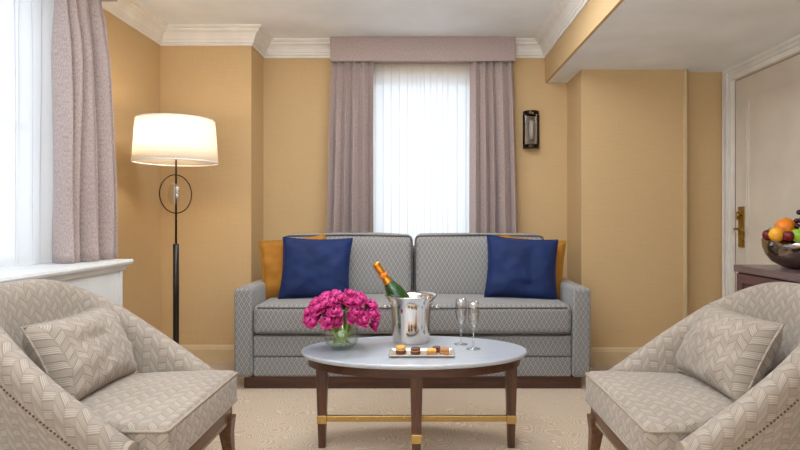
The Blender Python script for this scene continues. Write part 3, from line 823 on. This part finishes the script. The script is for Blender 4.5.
for k in range(46):
    a = rn.uniform(0, 2*PI); r = .066*math.sqrt(rn.random()); p = Vector((BX+r*math.cos(a), BY+r*math.sin(a), TZ+rn.uniform(.035, .130)))
    e = Matrix.Rotation(rn.uniform(0, 3), 4, Vector((rn.random(), rn.random(), rn.random()+.1)).normalized()); q = len(ib.v)
    ib.box(-.012, .012, -.012, .012, -.012, .012)
    for i in range(q, len(ib.v)): ib.v[i] = p+(e @ ib.v[i])
ice = ib.build('ice_cubes', MT['ice'], None, (BX, BY, TZ+.03), bevel=.002); tag(ice, 'heap of clear ice cubes inside the silver bucket', 'ice'); ice['kind'] = 'stuff'
top = Vector((X(375.5, 2.69), 2.69, Z(263.5, 2.69))); low = Vector((X(398, 2.70), 2.705, Z(297, 2.70)))
ax = (low-top).normalized(); BL = .295
bt = thing('champagne_bottle', 'green glass champagne bottle with gold foil neck leaning in the ice bucket', 'bottle', top+ax*BL)
Mr = ax.to_track_quat('Z', 'Y').to_matrix().to_4x4()
def bl(prof, name, mat, parent, n=28):
    prof = [(r*1.13, z) for r, z in prof]
    b = MB().lathe(prof, 0, 0, 0, n)
    for i, v in enumerate(b.v): b.v[i] = top+(Mr @ v)
    return b.build(name, mat, parent)
glass = bl([(0, .001), (.013, .002), (.0145, .03), (.015, .08), (.020, .105), (.031, .135), (.040, .165), (.0425, .19), (.0425, BL-.006), (.038, BL), (0, BL-.012)], 'body', MT['bottle'], bt)
bl([(0, -.004), (.013, -.003), (.0165, .004), (.017, .010), (.0155, .016), (.0168, .022), (.0163, .05), (.0165, .085), (.0215, .107), (.0225, .112), (.0205, .113)], 'foil', MT['foil'], bt)
bl([(.0168, .058), (.0176, .059), (.0178, .078), (.0170, .079)], 'neck_label', MT['orange_label'], bt)
# shield label on the body, on the side facing the camera
lab = MB(); rows = []
for i in range(9):
    row = []
    for j in range(13):
        a = math.radians(-60+120*j/12); row.append(top+(Mr @ Vector((.0486*math.cos(a), .0486*math.sin(a), .195+.07*i/8))))
    rows.append(row)
lab.grid(rows); lab.build('label', MT['label'], glass)

# ------------------------------------------------------------------ flutes
def flute(x, y, label):
    t = thing('champagne_flute', label, 'glass', (x, y, TZ), 'champagne flutes')
    MB().lathe([(0, 0), (.032, 0), (.033, .0015), (.02, .003), (.006, .006), (.006, .012), (.0052, .03), (.0052, .08)], x, y, TZ+.0005, 32).build('foot', MT['glass'], t)
    MB().lathe([(.0052, .08), (.008, .086), (.014, .10), (.0225, .125), (.0270, .155), (.0270, .185), (.0245, .214), (.023, .2145), (.025, .185), (.025, .155), (.0205, .127), (.012, .103), (0, .090)], x, y, TZ+.0005, 32).build('bowl', MT['glass'], t)
flute(X(461, 2.64), 2.64, 'empty champagne flute nearer the ice bucket, slightly behind its twin')
flute(X(473.5, 2.545), 2.545, 'empty champagne flute in front, nearest the right end of the table')

# ------------------------------------------------------------------ tray with sweets
PX0, PX1, PY0, PY1 = X(389.5, 2.45)-.002, X(454, 2.45)+.002, 2.375, 2.505
pz = TZ+.001
b = MB()
def rr_(x0, x1, y0, y1, z): return [(x0, y0, z), (x1, y0, z), (x1, y1, z), (x0, y1, z)]
rows = [rr_(PX0+.014, PX1-.014, PY0+.012, PY1-.012, pz), rr_(PX0, PX1, PY0, PY1, pz+.012), rr_(PX0+.004, PX1-.004, PY0+.004, PY1-.004, pz+.0125), rr_(PX0+.018, PX1-.018, PY0+.016, PY1-.016, pz+.005)]
base = b.grid(rows, closed_u=True, smooth=False); b.face([base+i for i in range(4)]); b.face([base+12+i for i in range(4)])
o = b.build('serving_plate', MT['plate'], None, ((PX0+PX1)/2, (PY0+PY1)/2, pz), bevel=.002); tag(o, 'long taupe plate of petits fours in front of the ice bucket', 'plate')
def macaron(px, y, shell, base_m, r, h, label, sq=False):
    x = X(px, y); z = pz+.0055
    t = thing('petit_four', label, 'sweet', (x, y, z), 'petits fours on the long plate')
    if sq:
        MB().rbox(x-r, x+r, y-r*.8, y+r*.8, z, z+h*.55, .004, n=3).build('sponge', base_m, t)
        MB().rbox(x-r*.98, x+r*.98, y-r*.78, y+r*.78, z+h*.55, z+h, .005, top=.002, n=3).build('icing', shell, t)
    else:
        MB().lathe([(0, 0), (r*.85, 0), (r, h*.12), (r, h*.4), (r*.9, h*.44), (0, h*.44)], x, y, z, 22).build('bottom_shell', base_m, t)
        MB().lathe([(0, h*.44), (r*.88, h*.44), (r*.88, h*.56), (0, h*.56)], x, y, z, 22).build('filling', MT['cream'], t)
        MB().lathe([(0, h*.56), (r*.9, h*.56), (r, h*.62), (r, h*.78), (r*.8, h*.96), (r*.4, h), (0, h)], x, y, z, 22).build('top_shell', shell, t)
macaron(401, 2.435, MT['yellow'], MT['choc'], .023, .036, 'petit four with yellow top on a brown base, leftmost on the plate')
macaron(415.5, 2.43, MT['choc'], MT['choc'], .0215, .028, 'all brown chocolate petit four, second from left on the plate')
macaron(431.5, 2.415, MT['yellow'], MT['tan'], .021, .024, 'square yellow petit four right of the chocolate one', True)
macaron(436.5, 2.463, MT['choc'], MT['choc'], .018, .024, 'dark brown petit four behind the yellow and tan ones', True)
macaron(444.5, 2.417, MT['tan'], MT['tan'], .020, .028, 'square tan petit four at the right end of the plate', True)

# ------------------------------------------------------------------ cabinet with fruit bowl
cb = thing('cabinet', 'low plum-brown wooden cabinet against the right wall by the door', 'cabinet', (1.9, 2.4, 0))
c0, cy0, cy1, cz = 1.66, 1.55, 2.985, .795
MB().box(c0+.02, XR-.05, cy0+.01, cy1-.01, .06, cz-.036).build('body', MT['cab'], cb)
MB().box(c0, XR-.045, cy0, cy1, cz-.036, cz).build('top', MT['cabtop'], cb, bevel=.003)
MB().box(c0+.05, XR-.08, cy0+.04, cy1-.04, 0, .06).build('plinth', MT['cab'], cb)
for k in range(2):
    ya = cy0+.02+k*.70; yb = ya+.69
    dr_ = MB().box(c0+.002, c0+.02, ya, ya+.05, .08, cz-.044).box(c0+.002, c0+.02, yb-.05, yb, .08, cz-.044).box(c0+.002, c0+.02, ya+.05, yb-.05, cz-.09, cz-.044).box(c0+.002, c0+.02, ya+.05, yb-.05, .08, .13).box(c0+.012, c0+.02, ya+.05, yb-.05, .13, cz-.09).build('door', MT['cab'], cb, bevel=.002)
    MB().ellipsoid((c0-.008, (yb-.03) if k == 0 else (ya+.03), .45), .012, .012, .012).build('knob', MT['oldbrass'], dr_)
FX, FY = 1.875, 2.745
bw = [(0, 0), (.07, 0), (.10, .008), (.142, .034), (.166, .066), (.178, .100), (.183, .145), (.180, .145), (.178, .102), (.163, .068), (.137, .038), (.095, .013), (0, .010)]
o = MB().lathe(bw, FX, FY, cz+.001, 56).build('fruit_bowl', MT['hammered'], None, (FX, FY, cz)); tag(o, 'shiny dark metal bowl heaped with fruit on the cabinet', 'bowl')
def fruit(nm, px, py, y, r, mat, label, cat, stemc=None, sz=1.0):
    x, z = X(px, y), Z(py, y)
    t = thing(nm, label, cat, (x, y, z-r*sz), 'fruit in the metal bowl')
    b = MB(); prof = []
    for i in range(15):
        th = PI*i/14; rr = math.sin(th); zz_ = -math.cos(th)
        if nm in ('apple', 'plum'): zz_ *= 1-.22*math.exp(-(rr/.35)**2)
        prof.append((r*rr*(1 if i not in (0, 14) else 0), r*sz*zz_))
    b.lathe(prof, x, y, z, 24).build('flesh', mat, t)
    zt = z+r*sz*(.78 if nm in ('apple', 'plum') else .98)
    MB().tube([(x, y, zt-.004), (x+.002, y, zt+.008), (x+.006, y, zt+.014)] if nm in ('apple', 'plum') else [(x, y, zt-.002), (x, y, zt+.003)], .0016 if nm != 'orange' else .004, 6).build('stalk', MT['leaf'], t)
fruit('plum', 768.5, 235, 2.76, .028, MT['red'], 'dark red plum at the left rim of the bowl', 'plum')
fruit('apricot', 776.5, 234.5, 2.66, .033, MT['peach'], 'yellow-orange apricot at the left front of the bowl', 'apricot', sz=1.05)
fruit('orange', 785.5, 227.5, 2.77, .047, MT['orange'], 'large orange on top of the fruit at the left', 'orange')
fruit('plum', 788, 236, 2.63, .027, MT['red'], 'dark red plum between the yellow apricot and green apple', 'plum')
fruit('apple', 798.5, 236, 2.63, .037, MT['green_apple'], 'green apple at the front of the bowl', 'apple')
fruit('apple', 816, 234, 2.70, .04, MT['green_apple'], 'second green apple at the far right of the bowl beyond the grapes', 'apple')
fruit('orange', 828, 228, 2.82, .045, MT['orange'], 'orange at the back right of the bowl', 'orange')
# hidden support layer of fruit
fruit('apple', 803, 240, 2.80, .045, MT['red'], 'red apple under the grapes in the middle of the bowl', 'apple')
lf = MB(); lx, ly, lz = X(772, 2.745), 2.745, Z(229.5, 2.745); rows = []
for i in range(7):
    s_ = i/6; w = .010*math.sin(PI*(.05+.9*s_)); rows.append([(lx-.025+.05*s_, ly-w, lz-.006*s_*0+.006*math.sin(PI*s_)), (lx-.025+.05*s_, ly, lz-.003+.006*math.sin(PI*s_)), (lx-.025+.05*s_, ly+w, lz+.006*math.sin(PI*s_))])
lf.grid(rows); tag(lf.build('leaf', MT['leaf'], None, (lx, ly, lz), solid=.001), 'small green leaf over the plum at the left of the fruit bowl', 'leaf')
gr = thing('grape_bunch', 'bunch of black grapes piled on top of the fruit bowl', 'grapes', (X(803, 2.70), 2.70, Z(232, 2.70)))
rn = random.Random(9); gp = []
for k in range(4000):
    if len(gp) >= 34: break
    p = Vector((rn.uniform(-.055, .085), rn.uniform(-.05, .06), rn.uniform(0, .085)))
    if (p.x/.075)**2+(p.y/.06)**2+((p.z-.02)/.065)**2 > 1.1: continue
    if all((p-q).length > .0195 for q in gp): gp.append(p)
g0 = Vector((X(809, 2.69), 2.69, Z(226, 2.69)))
for p in gp:
    MB().ellipsoid(g0+p-Vector((0, 0, .01)), .0125, .0125, .0135, 12, 8).build('grape', MT['grape'], gr)
MB().tube([g0+Vector((0, 0, .02)), g0+Vector((.02, 0, .06)), g0+Vector((.03, .01, .085))], .0022, 6).build('stalk', MT['stem'], gr)

# ------------------------------------------------------------------ light
def portal(name, loc, rot, sx, sy):
    l = bpy.data.lights.new(name, 'AREA'); l.shape = 'RECTANGLE'; l.size = sx; l.size_y = sy; l.cycles.is_portal = True
    o = bpy.data.objects.new(name, l); C.objects.link(o); o.location = loc; o.rotation_euler = rot
portal('portal_back', (0, YB+.16, (BZ0+BZ1)/2), (-PI/2, 0, 0), BX1-BX0, BZ1-BZ0)
portal('portal_left', (XL-.21, (WY0+WY1)/2, (WZ0+WZ1)/2), (0, -PI/2, 0), WZ1-WZ0, WY1-WY0)
def area(name, loc, rot, sx, sy, en, col):
    l = bpy.data.lights.new(name, 'AREA'); l.shape = 'RECTANGLE'; l.size = sx; l.size_y = sy; l.energy = en; l.color = col
    o = bpy.data.objects.new(name, l); C.objects.link(o); o.location = loc; o.rotation_euler = rot
area('front_window_fill', (.1, YF-.2, 1.225), (PI/2, 0, 0), 3.1, 1.5, 8, (.93, .96, 1))  # weak fill added outside the unseen front window
area('upward_fill', (-.7, -.5, 1.1), (PI, 0, 0), .8, .8, 125, (.78, .89, 1))  # unseen upward fill, added behind the camera to brighten the ceiling
area('overhead_fill', (-.35, 1.35, 2.395), (0, 0, 0), 1.1, .8, 26, (.88, .94, 1))  # unseen overhead fill added to brighten seats, table and carpet
area('overhead_fill_window_end', (-.05, 2.95, 2.395), (0, 0, 0), 1.2, .3, 32, (.96, .98, 1))  # unseen fill added above the sofa end for alcove returns and curtain folds
l = bpy.data.lights.new('bulb', 'POINT'); l.energy = 6; l.color = (1, .80, .56); l.shadow_soft_size = .045
o = bpy.data.objects.new('bulb_light', l); C.objects.link(o); o.location = (LX-.05, LY-.08, 1.52)
w = bpy.data.worlds.new('sky'); bpy.context.scene.world = w; w.use_nodes = True
bg = w.node_tree.nodes['Background']; bg.inputs[0].default_value = (.84, .91, 1.0, 1); bg.inputs[1].default_value = 1.85

cam = bpy.data.cameras.new('camera'); co = bpy.data.objects.new('camera', cam); C.objects.link(co)
co.location = (0, 0, CH); co.rotation_euler = (PI/2, 0, 0)
cam.sensor_width = 36; cam.lens = 36*F/800; cam.shift_x = -(VX-400)/800; cam.shift_y = -(225-VY)/800; cam.clip_start = .05
S = bpy.context.scene; S.camera = co
vs_ = S.view_settings; vs_.view_transform = 'Standard'; vs_.look = 'None'; vs_.gamma = 1; vs_.exposure = -0.18; vs_.use_curve_mapping = False
S.cycles.max_bounces = 12; S.cycles.diffuse_bounces = 6; S.cycles.transparent_max_bounces = 16; S.cycles.transmission_bounces = 10
S.cycles.sample_clamp_indirect = 8; S.cycles.use_denoising = True
